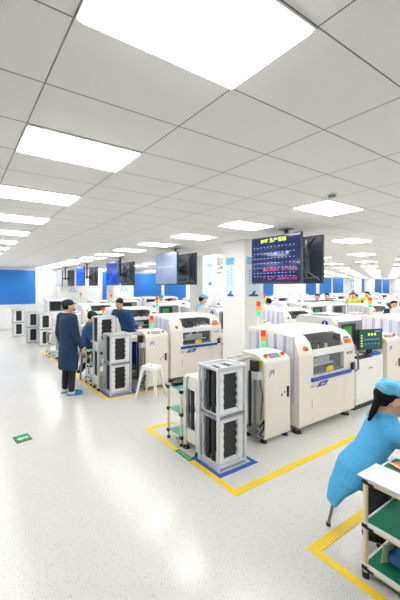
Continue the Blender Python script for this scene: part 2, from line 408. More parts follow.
o = copy_tree(LF, (2.36, 5.24, 0), 'cream and aluminium magazine lift carrying the raised magazine near the seated man'); o.scale = (.72, 1, 1)
copy_tree(LF, (2.42, 7.9, 0), 'cream and aluminium magazine lift behind the standing man')
copy_tree(LF, (2.5, 10.36, 0), 'cream and aluminium magazine lift at the far left')
put_mag((2.37, 5.27, .885), 'black circuit board magazine raised on the lift, higher than its neighbours')

# small shelf cart with three mint shelves
def shelf_cart():
    t = thing('shelf_cart', 'x', 'shelf cart', (0, 0, 0), 0, 'small pipe shelf carts')
    W, D = .30, .25
    for x in (0, W):
        for y in (0, D):
            p = C('post', 'tube', t, (x, y, .03), (x, y, .70), .013)
            C('foot', 'rubber', p, (x, y, 0), (x, y, .035), .018)
    for z in (.105, .385, .665):
        s = B('shelf', 'mint', t, ((.0, .0, z), (W, D, z+.012)))
        B('rim', 'wframe', s, ((-.006, -.006, z-.012), (.006, D+.006, z+.006)), ((W-.006, -.006, z-.012), (W+.006, D+.006, z+.006)), ((0, -.006, z-.012), (W, .006, z+.006)), ((0, D-.006, z-.012), (W, D+.006, z+.006)))
        for x in (0, W):
            for y in (0, D): B('clamp', 'black', s, ((x-.019, y-.019, z-.018), (x+.019, y+.019, z+.018)))
    return t
SC = shelf_cart(); SC.location = (2.43, 2.935, 0); SC['label'] = 'small pipe cart with three mint green shelves beside the nearest magazine lift'
copy_tree(SC, (2.36, 5.60, 0), 'small pipe cart with mint green shelves at the seated man\'s knees')
copy_tree(SC, (2.30, 8.4, 0), 'small pipe cart with mint green shelves left of the standing man')
tag(B('tool_case', 'black', None, ((2.46, 3.10, .679), (2.69, 3.17, .72)), bev=.006), 'slim black case on the top shelf of the small mint cart', 'case')

# loader box with a sloping console
def signal(parent, x, y, z, h=.1):
    p = MB().cyl((x, y, z), (x, y, z+h), .011).build('signal_pole', 'wframe', parent)
    for k, (nm, m) in enumerate((('green_lens', 'lgrn'), ('amber_lens', 'lamb'), ('red_lens', 'lred'))):
        MB().cyl((x, y, z+h+k*.075), (x, y, z+h+k*.075+.072), .032, n=16).build(nm, m, p)
    return p
def loader():
    t = thing('board_loader', 'x', 'board loader', (0, 0, 0), 0, 'cream board loaders')
    W, D = .52, .34
    g = MB(); g.prism([(0, .06), (0, 1.0), (.012, 1.03), (.11, 1.09), (D, 1.10), (D, .06)], 0, W); g.build('cabinet', 'cream', t)
    d = B('door', 'cream', t, ((.02, -.006, .09), (W-.02, .0, .98)), bev=.002)
    B('door_handle', 'black', d, ((W-.085, -.016, .52), (W-.045, -.005, .66)), bev=.004)
    B('warning_sticker', 'red', d, ((W-.15, -.009, .585), (W-.115, -.006, .605))); B('key_lock', 'steel', d, ((W-.2, -.012, .55), (W-.17, -.006, .58)))
    text('logo', 'JPE', .085, (.14, -.0075, .875), FRONT, 'navyblue', d)
    sl = math.atan2(.06, .098)
    rot = Matrix.Rotation(sl, 4, 'X')
    c = Vector((W*.52, .06, 1.066))
    g = MB(); g.box((c.x-.10, c.y-.035, c.z-.006), (c.x+.10, c.y+.035, c.z+.006), rot=rot); s = g.build('console_screen', 'grey', t)
    for x, m in ((.10, 'orange'), (W-.08, 'orange')):
        b = MB().cyl((x, .070, 1.055), (x, .058, 1.078), .028, n=16).build('console_button', m, t)
        MB().cyl((x, .058, 1.078), (x, .05, 1.093), .017, n=14).build('button_cap', 'red', b)
    B('yellow_label', 'yellow', t, ((-.003, .03, .955), (0, .2, 1.03)))
    for y in (.18, .30): B('infeed_rail', 'alu', t, ((-.16, y, 1.03), (.0, y+.03, 1.06)))
    B('drive_box', 'black', t, ((-.10, .05, .90), (-.03, .14, 1.03)), bev=.006); B('junction_box', 'alu', t, ((-.09, .03, .80), (-.0, .13, .895)), bev=.006)
    C('cylinder', 'steel', t, (-.05, .1, .22), (-.05, .1, .80), .018); C('cylinder', 'black', t, (-.09, .14, .2), (-.09, .14, .9), .02)
    g = MB(); g.box((-.1, .04, .12), (-.0, .16, .22), .01); g.cyl((-.06, .02, .17), (-.06, .2, .17), .03); g.build('valve_block', 'steel', t)
    g = MB(); g.tube([(-.05, .03, .22), (-.01, .0, .30), (-.03, -.01, .20), (-.09, .0, .15), (-.03, .0, .10), (-.005, .05, .09)], .009); g.tube([(-.02, .05, .8), (-.01, .02, .6), (-.02, .04, .3)], .006); g.build('air_hose', 'black', t)
    signal(t, .275, .22, 1.095, .05)
    for x in (.05, W-.05):
        for y in (.05, D-.05): C('foot', 'rubber', t, (x, y, 0), (x, y, .065), .045, .02)
    return t
LD = loader(); LD.location = (3.35, 2.46, 0); LD['label'] = 'cream board loader cabinet right of the nearest magazine stand'

# the stencil printer
def printer():
    t = thing('stencil_printer', 'x', 'stencil printer', (0, 0, 0), 0, 'cream stencil printers')
    W, D = 1.42, .80
    prof = [(0, .10), (0, 1.04), (.05, 1.19), (.12, 1.27), (.31, 1.325), (D, 1.34), (D, .10)]
    g = MB(); g.prism(prof, 0, .32); g.prism(prof, 1.12, W)
    g.prism([(0.004, .10), (0.004, .74), (.60, .74), (.60, 1.30), (.20, 1.30), (.31, 1.325), (D, 1.34), (D, .10)], .32, 1.12)
    g.build('cabinet', 'cream', t)
    h = MB(); h.prism([(.0, 1.0), (.0, 1.09), (.03, 1.09), (.03, 1.0)], .32, 1.12); h.prism([(.16, 1.28), (.18, 1.31), (.24, 1.315), (.24, 1.28)], .32, 1.12)
    hf = h.build('hood_frame', 'white', t)
    MB().prism([(.012, 1.09), (.165, 1.285), (.169, 1.282), (.016, 1.087)], .32, 1.12).build('hood_glass', 'glass', hf)
    B('lower_window', 'glass', t, ((.32, .012, .74), (1.12, .016, 1.0)))
    # innards
    B('inner_floor', 'dark', t, ((.32, .02, .741), (1.12, .6, .76)))
    B('inner_back', 'dark', t, ((.321, .57, .76), (1.119, .6, 1.29)), ((.321, .05, .76), (.34, .57, 1.25)), ((1.10, .05, .76), (1.119, .57, 1.25)))
    g = MB(); g.box((.34, .22, 1.02), (1.10, .30, 1.08), .006); g.box((.34, .36, .86), (1.10, .42, .90), .004); g.cyl((.34, .18, .98), (1.10, .18, .98), .016); g.cyl((.36, .14, .82), (1.08, .14, .82), .014)
    g.build('gantry_rail', 'white', t)
    g = MB(); g.box((.55, .17, .90), (.75, .34, 1.16), .01); g.box((.86, .2, .88), (.98, .33, 1.12), .01); g.box((.42, .3, .77), (.62, .5, .95), .01); g.ell((.70, .24, 1.14), (.06, .05, .05)); g.build('print_head', 'black', t)
    B('squeegee', 'lgrey', t, ((.48, .12, .84), (.96, .15, .93)), ((.60, .1, .93), (.64, .14, 1.02)), ((.8, .1, .93), (.84, .14, 1.02)))
    B('yellow_label', 'yellow', t, ((.66, .004, .755), (.83, .011, .815)), ((.7, .0, .815), (.8, .006, .83)))
    g = MB(); g.box((.25, -.035, .672), (1.27, -.006, .722), .008); g.box((.3, -.008, .68), (.34, .002, .71)); g.box((1.18, -.008, .68), (1.22, .002, .71)); g.build('handle_bar', 'blue', t)
    g = MB(); g.prism([(.40, .575), (.62, .575), (.70, .64), (.50, .64)], -.002, .001, 'y'); lg = g.build('logo_plate', 'navyblue', t)
    text('logo', 'GKG', .05, (.55, -.0035, .607), FRONT, 'wframe', lg)
    text('lettering', 'GSE', .05, (.30, -.0008, .60), FRONT, 'grey', t)
    text('model_lettering', 'MCG20', .055, (1.27, -.001, .96), FRONT, 'black', t)
    B('access_slot', 'lgrey', t, ((.285, -.002, .30), (.305, .001, .44)))
    rot = Matrix.Rotation(-math.radians(18), 4, 'X')
    g = MB(); g.box((1.17, .016, 1.105), (1.35, .026, 1.17), rot=rot); cs = g.build('control_label', 'orange', t)
    g = MB(); g.box((1.20, .038, 1.178), (1.32, .048, 1.2), rot=rot); g.build('control_display', 'navyblue', cs)
    g = MB(); g.box((1.18, .0115, 1.125), (1.26, .020, 1.14), rot=rot); g.build('red_label', 'red', cs)
    b = MB().cyl((.16, .03, 1.13), (.16, -.005, 1.12), .028, n=16).build('stop_button', 'orange', t); MB().cyl((.16, 0, 1.12), (.16, -.018, 1.113), .016, n=14).build('button_cap', 'red', b)
    B('button_box', 'black', t, ((1.30, -.03, .70), (1.37, .0, .81)), bev=.008)
    MB().cyl((1.335, -.03, .76), (1.335, -.045, .76), .02).build('key_switch', 'steel', t)
    g = MB(); g.tube([(W+.0, .02, .95), (W+.05, -.02, .93), (W+.05, -.03, .70), (W+.0, .0, .66)], .014); g.build('side_handle', 'steel', t)
    g = MB()
    for k in range(5): g.box((-.012, .06+k*.142, .40), (.0, .06+k*.142+.125, 1.29))
    p = g.build('side_panel', 'panelg', t)
    g = MB()
    for k in range(5):
        for o_ in (0, .113): g.box((-.015, .06+k*.142+o_, .40), (-.011, .06+k*.142+o_+.009, 1.29))
    g.build('panel_edge', 'pblue', p)
    signal(t, .20, .765, 1.335, .17)
    for x in (.07, W-.12):
        for y in (.08, D-.1):
            f = C('foot', 'rubber', t, (x, y, 0), (x, y, .03), .06, .05, n=16); C('foot_stem', 'steel', f, (x, y, .03), (x, y, .105), .018)
    return t
PR = printer(); PR.location = (3.945, 2.385, 0); PR['label'] = 'cream stencil printer with dark window and blue handle bar, nearest and largest'

# mounter: tall white machine with a big screen
def mounter():
    t = thing('placement_machine', 'x', 'placement machine', (0, 0, 0), 0, 'white placement machines')
    W, D = .92, .95
    g = MB(); g.prism([(.0, .09), (.0, .80), (.28, .80), (.28, 1.33), (.36, 1.43), (D-.05, 1.45), (D, 1.40), (D, .09)], 0, W); g.build('cabinet', 'white', t)
    B('plinth', 'black', t, ((.03, .03, .0), (W-.03, D-.03, .09)))
    d = B('lower_door', 'white', t, ((.03, -.006, .13), (W-.03, .0, .70)), bev=.003); B('door_handle', 'grey', d, ((.42, -.016, .62), (.52, -.005, .64)))
    s = B('screen_bezel', 'grey', t, ((.06, .25, .93), (W-.12, .285, 1.37)), bev=.006); B('screen', 'black', s, ((.10, .246, .97), (W-.36, .25, 1.33))); B('screen_patch', 'greenpatch', s, ((.16, .243, 1.0), (W-.50, .246, 1.28)))
    B('button_strip', 'grey', s, ((W-.32, .24, 1.1), (W-.2, .25, 1.2)))
    a = MB().prism([(.30, .95), (.30, 1.37), (.9, 1.37), (.9, .95)], -.004, 0).build('side_cover', 'white', t)
    c = MB().cyl((-.011, .45, 1.33), (-.004, .45, 1.33), .052, n=24).build('round_sign', 'blue', a)
    B('sign_mark', 'wframe', c, ((-.013, .442, 1.30), (-.011, .458, 1.36)))
    B('roof_vent', 'lgrey', t, ((.2, .5, 1.44), (.7, .8, 1.475)), bev=.01)
    return t
MO = mounter(); MO.location = (5.50, 2.43, 0); MO['label'] = 'white placement machine beside the nearest printer, with keyboard and green screen on it'
# monitor, keyboard, mouse pad on its ledge
t = thing('monitor', 'black flat monitor with green and yellow readout on the white ledge', 'monitor', (6.29, 2.56, .80), math.radians(-14))
B('bezel', 'black', t, ((-.27, -.012, .07), (.27, .02, .42)), bev=.006)
sc = B('screen', 'screengreen', t, ((-.255, -.016, .088), (.255, -.011, .405)))
B('lettering', 'limepix', sc, *[((-.07+.07*k, -.018, .315), (-.03+.07*k, -.016, .355)) for k in range(3)], *[((-.23, -.018, .13+.045*k), (-.195, -.016, .15+.045*k)) for k in range(5)])
B('pale_lettering', 'whitepix', sc, *[((-.15+.06*k, -.018, .24), (-.11+.06*k, -.016, .255)) for k in range(6)], ((.08, -.018, .375), (.23, -.016, .395)), *[((-.15+.075*k, -.018, .17), (-.11+.075*k, -.016, .18)) for k in range(5)])
B('stand_neck', 'black', t, ((-.05, .0, .01), (.05, .03, .10))); B('stand_foot', 'black', t, ((-.13, -.05, 0), (.13, .08, .012)))
t = thing('keyboard', 'black keyboard lying in front of the green readout monitor', 'keyboard', (5.80, 2.445, .80), math.radians(0))
B('body', 'black', t, ((-.17, -.02, 0), (.25, .09, .018)), bev=.004); B('keys', 'slot', t, *[((-.155+.033*i, -.012+.024*j, .018), (-.128+.033*i, .008+.024*j, .024)) for i in range(12) for j in range(4)])
t = tag(MB().ell((6.28, 2.475, .835), (.09, .04, .034)).ell((6.20, 2.475, .83), (.06, .035, .03)).ell((6.34, 2.47, .826), (.05, .035, .025)).build('cloth', 'glove', None, True), 'crumpled bright blue cloth on the ledge under the readout monitor', 'cloth')

# second loader of the nearest line
l2 = copy_tree(LD, (6.60, 2.44, 0), 'cream board loader cabinet at the right edge, beyond the monitor', skip=('drive_box', 'junction_box', 'infeed_rail', 'cylinder', 'air_hose', 'valve_block', 'signal_pole'))
p2 = copy_tree(PR, (7.62, 2.42, 0), 'cream stencil printer at the right edge behind the monitor, grey panels showing')
# line B
copy_tree(LD, (3.16, 4.84, 0), 'cream board loader cabinet behind the white stool')
copy_tree(PR, (3.83, 4.95, 0), 'cream stencil printer with dark window and blue bar, second line, beside the stool')
copy_tree(MO, (5.45, 4.98, 0), 'white placement machine of the second line, between printer and pillar')
copy_tree(LD, (6.55, 4.99, 0), 'cream board loader of the second line whose signal lamp stands before the pillar')
copy_tree(PR, (7.60, 4.97, 0), 'cream stencil printer of the second line, right of the pillar')
copy_tree(MO, (9.25, 4.98, 0), 'white placement machine of the second line, right of the printer by the pillar')
copy_tree(LD, (3.35, 7.5, 0), 'cream board loader of the third line, behind the man bending over')
copy_tree(PR, (3.95, 7.5, 0), 'cream stencil printer of the third line, right of the man bending over')
copy_tree(MO, (5.5, 7.5, 0), 'white placement machine of the third line, green screen left of the second line')
copy_tree(LD, (3.35, 10.05, 0), 'cream board loader of the fourth line, between the two men in caps')
copy_tree(PR, (3.95, 10.05, 0), 'cream stencil printer of the fourth line, behind the seated man in a cap')
for k, v in enumerate((2.43, 4.98, 7.5, 10.05, 12.4)):
    x = (9.3, 10.4, 6.6, 5.5, 3.4)[k]; q = 0; end = (14, 19, 25, 30, 33)[k]
    seq = ['m', 'l', 'p', 'm', 'm'] if k != 2 else ['p', 'm', 'm', 'l']
    while x < end:
        s = seq[q % len(seq)]; q += 1
        wd = {'m': 1.14, 'l': .85, 'p': 1.7}[s]
        if v > PY-1 and v < PY+.9 and PX-1.2 < x < PX+PW+.2: x += wd; continue
        src = {'m': MO, 'l': LD, 'p': PR}[s]
        copy_tree(src, (x, v, 0), {'m': 'white placement machine among the distant production lines', 'l': 'cream board loader among the distant production lines', 'p': 'cream stencil printer among the distant production lines'}[s], 'machines of the distant production lines', skip=(('screen_patch',) if R.random() < .75 else ())+(('signal_pole',) if R.random() < .65 else ()))
        x += wd
# line B bench with bins
t = thing('workbench', 'white topped bench between the second magazine stand and the stool', 'workbench', (3.05, 5.24, 0))
B('worktop', 'white', t, ((0, 0, .86), (.50, .42, .94)), bev=.006)
B('back_panel', 'beige', t, ((.02, .38, .28), (.48, .40, .86)))
for x in (.0, .46):
    for y in (0, .38): B('leg', 'alu', t, ((x, y, .03), (x+.04, y+.04, .86)))
B('lower_board', 'alu', t, ((0, .0, .24), (.5, .42, .28)))
B('base_tray', 'steel', t, ((0, .02, .10), (.5, .38, .16)))
for x in (.02, .48):
    for y in (.02, .40): C('caster', 'rubber', t, (x, y-.012, .03), (x, y+.012, .03), .03)
for k, (z, m, lab) in enumerate(((.281, 'teal', 'teal bin lowest on the board of the white topped bench'), (.40, 'binblue', 'dark blue bin in the middle of the stack under the white topped bench'), (.60, 'binblue', 'dark blue bin topmost of the stack under the white topped bench'))):
    b = MB(); h = .115 if k == 0 else .19
    for a, c in (((0, 0, 0), (.36, .30, .01)), ((0, 0, 0), (.36, .01, h)), ((0, .29, 0), (.36, .30, h)), ((0, 0, 0), (.01, .3, h)), ((.35, 0, 0), (.36, .3, h)), ((-.008, -.008, h-.025), (.368, .0, h)), ((.06, -.012, .04), (.3, 0, .06))): b.box(a, c)
    o = b.build('storage_bin', m, None); o.location = (3.10, 5.29, z); tag(o, lab, 'storage bin', 'bins under the bench')
tag(B('paper_tray', 'yellow', None, ((3.32, 5.3, .941), (3.46, 5.45, .965)), bev=.004), 'small yellow tray on the white topped bench', 'tray')

# white plastic stool
def stool_thing(name, label, loc, top, rb, rt, m='stool', rz=0):
    t = thing(name, label, 'stool', loc, rz)
    g = MB(); g.box((-rt, -rt, top-.03), (rt, rt, top), .014); g.box((-rt*.97, -rt*.97, top-.07), (rt*.97, rt*.97, top-.028), .01)
    s = g.build('seat', m, t)
    MB().cyl((0, 0, top-.001), (0, 0, top+.001), .022).build('seat_hole', 'grey', s)
    for sx in (-1, 1):
        for sy in (-1, 1):
            g = MB(); a, b = Vector((sx*(rt-.03), sy*(rt-.03), top-.03)), Vector((sx*rb, sy*rb, 0))
            w0, w1 = .05, .028
            vs = []
            for p, ww in ((b, w1), (a, w0)):
                for dx, dy in ((-1, -1), (1, -1), (1, 1), (-1, 1)): vs.append(g.bm.verts.new((p.x+dx*ww*.5, p.y+dy*ww*.5, p.z)))
            F = g.bm.faces.new
            F(vs[0:4]); F(vs[4:8])
            for k in range(4): F((vs[k], vs[(k+1) % 4], vs[4+(k+1) % 4], vs[4+k]))
            g.build('leg', m, t)
    g = MB(); z = top*.36; r = rt+(rb-rt)*.6-.02
    for a, b in (((-r, -r, z), (r, -r+.015, z+.03)), ((-r, r-.015, z), (r, r, z+.03)), ((-r, -r, z), (-r+.015, r, z+.03)), ((r-.015, -r, z), (r, r, z+.03))): g.box(a, b)
    return t
stool_thing('stool', 'white plastic stool standing in front of the second row loader cabinet', (3.05, 4.50, 0), .56, .20, .14, rz=math.radians(29))

# ------------------------------------------------------------------ hanging screens
def tv(name, scr, m):
    """screen face looks to -X; centre of the top edge line at local (0,0,0.35)"""
    t = thing('hanging_screen', 'x', 'screen', (0, 0, 0), 0, 'hanging screens')
    B('housing', mat('slate_plastic', '#39434f', .35), t, ((0, -.40, -.355), (.045, .40, .355)), bev=.01)
    B('screen', m, t, ((-.003, -.385, -.335), (.001, .385, .34)))
    g = MB(); g.box((.045, -.22, -.2), (.075, .22, .16), .01); g.build('back_cover', 'dark', t)
    b = B('bracket', 'steel', t, ((.075, -.2, -.25), (.095, -.17, .3)), ((.075, .17, -.25), (.095, .2, .3)), ((.075, -.2, -.02), (.1, .2, .02)))
    return t
TVX, TVX2 = 4.12, 4.64
first = True
def pair(v, front, names, content=False):
    f = tv('a', None, front); f.location = (TVX, v+.40, 2.355); f['label'] = names[0]
    r = tv('b', None, 'screenblue'); r.location = (TVX2+.045, v+.40, 2.355); r.rotation_euler = (0, 0, math.pi); r['label'] = names[1]
    # struts on the back facing us
    s = MB(); s.tube([(.06, .30, .34), (.11, .0, .05)], .010); s.tube([(.06, -.33, .33), (.11, .05, -.05), (.06, .36, -.3)], .007); s.tube([(.06, -.35, -.31), (.08, .36, -.26)], .006)
    o = s.build('strut', 'steel', r)
    m = thing('ceiling_mount', names[2], 'screen mount', ((TVX+TVX2)/2+.02, v+.40, 2.36), 0, 'ceiling mounts of the hanging screens')
    B('pole', 'black', m, ((-.02, -.02, -.1), (.02, .02, HC-2.36-.012)))
    B('ceiling_plate', 'grey', m, ((-.08, -.08, HC-2.36-.012), (.08, .08, HC-2.36-.001)))
    B('cross_arm', 'black', m, ((-.155, -.03, -.06), (.155, .03, -.01)))
    B('mount_plate', 'black', m, ((-.16, -.12, -.12), (-.15, .12, .06))); B('mount_plate', 'black', m, ((.15, -.12, -.12), (.16, .12, .06)))
    return f
pf = pair(2.46, 'screenblue', ('hanging screen with dark blue dashboard of charts, the nearest', 'hanging screen seen from its black back, right behind the dashboard', 'ceiling pole carrying the nearest pair of screens'))
text('title_lettering', 'SMT 生产看板', .068, (-.004, .02, .285), LEFT, 'limepix', pf)
rows = MB()
for k, z in enumerate((.19, .10, .02, -.05, -.12, -.2, -.25)):
    for q in range(12): rows.box((-.005, .36-q*.058-.03-.012*R.random(), z), (-.003, .36-q*.058-.008, z+.008))
rows.build('lettering', 'whitepix', pf)
g = MB()
for z in (-.14, -.16, -.275, -.29):
    for q in range(14):
        if R.random() < .75: g.box((-.005, .18-q*.038-.02, z-R.random()*.008), (-.003, .18-q*.038, z+.012))
g.build('lettering', 'redpix', pf)
g = MB()
for y in (-.02, -.2):
    g.cyl((-.005, y, .09), (-.003, y, .09), .022, n=16)
g.build('dial', 'whitepix', pf)
g = MB()
for q in range(4): g.box((-.0045, .36-q*.18-.16, -.06+.0), (-.003, .36-q*.18-.01, -.055)); g.box((-.0045, .36-q*.18-.16, .17), (-.003, .36-q*.18-.01, .175))
g.build('divider_line', 'navyblue', pf)
b2 = pair(5.11, 'screenoff', ('hanging screen with blank face, pale grey from painted reflection, second row', 'black backed hanging screen right behind the pale blank one', 'ceiling pole carrying the second pair of screens'))
g = MB()
for q in range(6): g.box((-.005, .26-q*.09-.06, .02), (-.003, .26-q*.09, .06))
g.build('lettering', 'screengrey', b2)
pair(7.76, 'screendeep', ('hanging screen with deep blue picture, third row', 'black backed hanging screen right behind the deep blue one', 'ceiling pole carrying the third pair of screens'))
pair(10.41, 'screenflat', ('hanging screen with plain blue face, fourth row, small', 'black backed hanging screen of the fourth row, right of the small blue face', 'ceiling pole carrying the fourth pair of screens'))
pair(13.0, 'screengrey', ('hanging screen with grey face, farthest and leftmost', 'black backed hanging screen of the last row, above the standing man', 'ceiling pole carrying the last pair of screens'))

# ------------------------------------------------------------------ posters
def poster(label, loc, rot, wd, h, seed):
    r = random.Random(seed)
    t = thing('wall_poster', label, 'poster', loc); t.rotation_euler = rot
    B('sheet', 'poster', t, ((-wd/2, -.006, 0), (wd/2, -.001, h)))
    B('cyan_heading', 'postertop', t, ((-wd/2, -.008, h*.82), (wd/2, -.006, h)))
    g = MB()
    for cx, n, z0 in ((.06, 7, .78), (-.10, 5, .66)):
        for k in range(n):
            z = h*z0-k*h*.075; s = wd*.07
            g.box((cx*wd/.4-s, -.008, z-s*.25), (cx*wd/.4+s, -.006, z)); g.box((cx*wd/.4-s*.2, -.008, z-s*1.3), (cx*wd/.4+s*.2, -.006, z+s*.4)); g.box((cx*wd/.4-s*.8, -.008, z-s*1.1), (cx*wd/.4+s*.7, -.006, z-s*.8))
    g.build('lettering', 'ink', t)
    g = MB(); g.prism([(-.14*wd/.4, h*.03), (.16*wd/.4, h*.02), (.19*wd/.4, h*.05), (.06*wd/.4, h*.08), (.10*wd/.4, h*.16), (.02*wd/.4, h*.15), (-.02*wd/.4, h*.09), (-.13*wd/.4, h*.06)], -.008, -.006, 'y'); g.build('picture', 'ink', t)
    return t
poster('pale blue poster with vertical lettering on the left face of the near pillar', (PX, PY+.34, 1.755), (0, 0, -math.pi/2), .20, .76, 1)
poster('pale blue poster on the front face of the near pillar, partly behind the dashboard screen', (PX+.215, PY, 1.76), (0, 0, 0), .34, .75, 2)
poster('small pale blue poster on the second, farther pillar', (QX+.27, QY, 2.0), (0, 0, 0), .18, .62, 3)
poster('small distant pale blue poster on the back wall between two blue windows', (32.3, VP, 1.5), (0, 0, 0), .8, 1.15, 4)

# tall white cabinets with a pale logo
def tall_cab(label, x, y, wd, h):
    t = thing('tall_cabinet', label, 'cabinet', (x, y, 0))
    B('carcass', 'white', t, ((0, 0, .06), (wd, .6, h)), bev=.012)
    for k in range(2): 
        d = B('door', 'white', t, ((.02+k*wd/2, -.012, .1), (wd/2-.01+k*wd/2, 0, h-.42)), bev=.003); B('door_handle', 'grey', d, ((wd/2-.08 if k == 0 else wd/2+.05, -.03, 1.0), (wd/2-.05 if k == 0 else wd/2+.08, -.012, 1.15)))
    g = MB(); c = wd/2
    g.prism([(c-.2, h-.32), (c-.15, h-.32), (c+.02, h-.12), (c+.0, h-.08)], -.006, 0, 'y'); g.prism([(c+.02, h-.08), (c+.07, h-.1), (c+.25, h-.32), (c+.17, h-.32)], -.006, 0, 'y'); g.prism([(c-.1, h-.3), (c+.1, h-.3), (c+.06, h-.25), (c-.05, h-.25)], -.006, 0, 'y')
    g.build('logo', 'palelogo', t)
    B('plinth', 'grey', t, ((.03, .03, 0), (wd-.03, .57, .06)))
tall_cab('tall white cabinet with a pale blue logo behind the bending man', 5.75, 11.3, 1.0, 2.08)
tall_cab('tall white cabinet with a pale blue logo above the standing man\'s cap', 4.25, 13.6, 1.1, 2.02)

# ------------------------------------------------------------------ people
def blob(name, prims, m, voxel, parent, smooth=3, decimate=0):
    bm = bmesh.new()
    def addmesh(t):
        me = bpy.data.meshes.new('tmp'); t.to_mesh(me); t.free(); bm.from_mesh(me); bpy.data.meshes.remove(me)
    for p in prims:
        if p[0] == 'c':                                   # tapered capsule
            a, ra, b, rb = Vector(p[1]), p[2], Vector(p[3]), p[4]; d = b-a; L = d.length; ax = d.normalized() if L > 1e-6 else Vector((0, 0, 1))
            u = ax.orthogonal().normalized(); v = ax.cross(u); n = 14; rings = []
            for k in range(1, 5):
                an = math.pi/2*(1-k/4.0); rings.append((a-ax*ra*math.sin(an), ra*math.cos(an)))
            for k in range(0, 4):
                an = math.pi/2*(k/4.0); rings.append((b+ax*rb*math.sin(an), rb*math.cos(an)))
            vs = [[bm.verts.new(c+(u*math.cos(2*math.pi*i/n)+v*math.sin(2*math.pi*i/n))*r) for i in range(n)] for c, r in rings]
            s, e = bm.verts.new(a-ax*ra), bm.verts.new(b+ax*rb)
            for i in range(n):
                j = (i+1) % n
                bm.faces.new((s, vs[0][j], vs[0][i])); bm.faces.new((e, vs[-1][i], vs[-1][j]))
                for q in range(len(vs)-1): bm.faces.new((vs[q][i], vs[q][j], vs[q+1][j], vs[q+1][i]))
        elif p[0] == 'e':
            t = bmesh.new(); bmesh.ops.create_uvsphere(t, u_segments=20, v_segments=14, radius=1); bmesh.ops.scale(t, vec=p[2], verts=t.verts)
            if len(p) > 3 and p[3] is not None: bmesh.ops.transform(t, matrix=p[3].to_4x4(), verts=t.verts)
            bmesh.ops.translate(t, vec=p[1], verts=t.verts); addmesh(t)
        elif p[0] == 'l':                                 # loft of ellipses: [(centre, rx, ry)], yaw
            n = 22; yw = p[2]; vs = []
            for c, rx, ry in p[1]:
                ring = []
                for i in range(n):
                    an = 2*math.pi*i/n; x, y = rx*math.cos(an), ry*math.sin(an)
                    ring.append(bm.verts.new((c[0]+x*math.cos(yw)-y*math.sin(yw), c[1]+x*math.sin(yw)+y*math.cos(yw), c[2])))
                vs.append(ring)
            bm.faces.new(vs[0][::-1]); bm.faces.new(vs[-1])
            for q in range(len(vs)-1):
                for i in range(n): bm.faces.new((vs[q][i], vs[q][(i+1) % n], vs[q+1][(i+1) % n], vs[q+1][i]))
    bmesh.ops.recalc_face_normals(bm, faces=bm.faces[:])
    me = bpy.data.meshes.new(name); bm.to_mesh(me); bm.free()
    o = bpy.data.objects.new(name, me); COL.objects.link(o)
    md = o.modifiers.new('r', 'REMESH'); md.mode = 'VOXEL'; md.voxel_size = voxel
    sm = o.modifiers.new('s', 'SMOOTH'); sm.factor = .5; sm.iterations = smooth
    dg = bpy.context.evaluated_depsgraph_get(); new = bpy.data.meshes.new_from_object(o.evaluated_get(dg))
    o.modifiers.clear(); o.data = new; bpy.data.meshes.remove(me)
    new.name = name; new.materials.clear(); new.materials.append(M[m] if isinstance(m, str) else m)
    for f in new.polygons: f.use_smooth = True
    if parent: o.parent = parent
    return o
def add_detail(o, items):
    """join small ellipsoids with their own material into the body mesh: (centre, radii, rot, material)"""
    bm = bmesh.new(); bm.from_mesh(o.data)
    for c, r, rot, m in items:
        if M[m].name not in [x.name for x in o.data.materials]: o.data.materials.append(M[m])
        idx = [x.name for x in o.data.materials].index(M[m].name)
        t = bmesh.new(); bmesh.ops.create_uvsphere(t, u_segments=12, v_segments=8, radius=1); bmesh.ops.scale(t, vec=r, verts=t.verts)
        if rot is not None: bmesh.ops.transform(t, matrix=rot.to_4x4(), verts=t.verts)
        bmesh.ops.translate(t, vec=c, verts=t.verts)
        for f in t.faces: f.material_index = idx; f.smooth = True
        me = bpy.data.meshes.new('tmp'); t.to_mesh(me); t.free(); bm.from_mesh(me); bpy.data.meshes.remove(me)
    bm.to_mesh(o.data); bm.free()
V = Vector
def hand_prims(w_, d, n, s=1.0, curl=.5):
    """wrist point, direction, palm normal -> palm, four fingers, thumb"""
    w_, d = V(w_), V(d).normalized(); n = (V(n)-d*V(n).dot(d)).normalized(); sd = d.cross(n).normalized()
    Rm = Matrix((d, sd, n)).transposed()
    P = [('e', w_+d*.05*s, (.052*s, .040*s, .017*s), Rm), ('c', w_-d*.02*s, .027*s, w_+d*.03*s, .026*s)]
    for k, (off, L) in enumerate(((.030, .072), (.010, .082), (-.010, .076), (-.029, .058))):
        a = w_+d*.088*s+sd*off*s
        a1 = a+(d*math.cos(curl*.6)+n*math.sin(curl*.6))*L*.45*s
        a2 = a1+(d*math.cos(curl*1.5)+n*math.sin(curl*1.5))*L*.33*s
        a3 = a2+(d*math.cos(curl*2.2)+n*math.sin(curl*2.2))*L*.25*s
        P += [('c', a-d*.02*s, .0095*s, a1, .0088*s), ('c', a1, .0088*s, a2, .008*s), ('c', a2, .008*s, a3, .007*s)]
    b = w_+d*.025*s+sd*.03*s; b1 = b+(d*.6+sd*.75+n*.25).normalized()*.04*s; b2 = b1+(d*.9+sd*.25+n*.4).normalized()*.035*s
    P += [('c', b, .014*s, b1, .011*s), ('c', b1, .011*s, b2, .0085*s)]
    return P
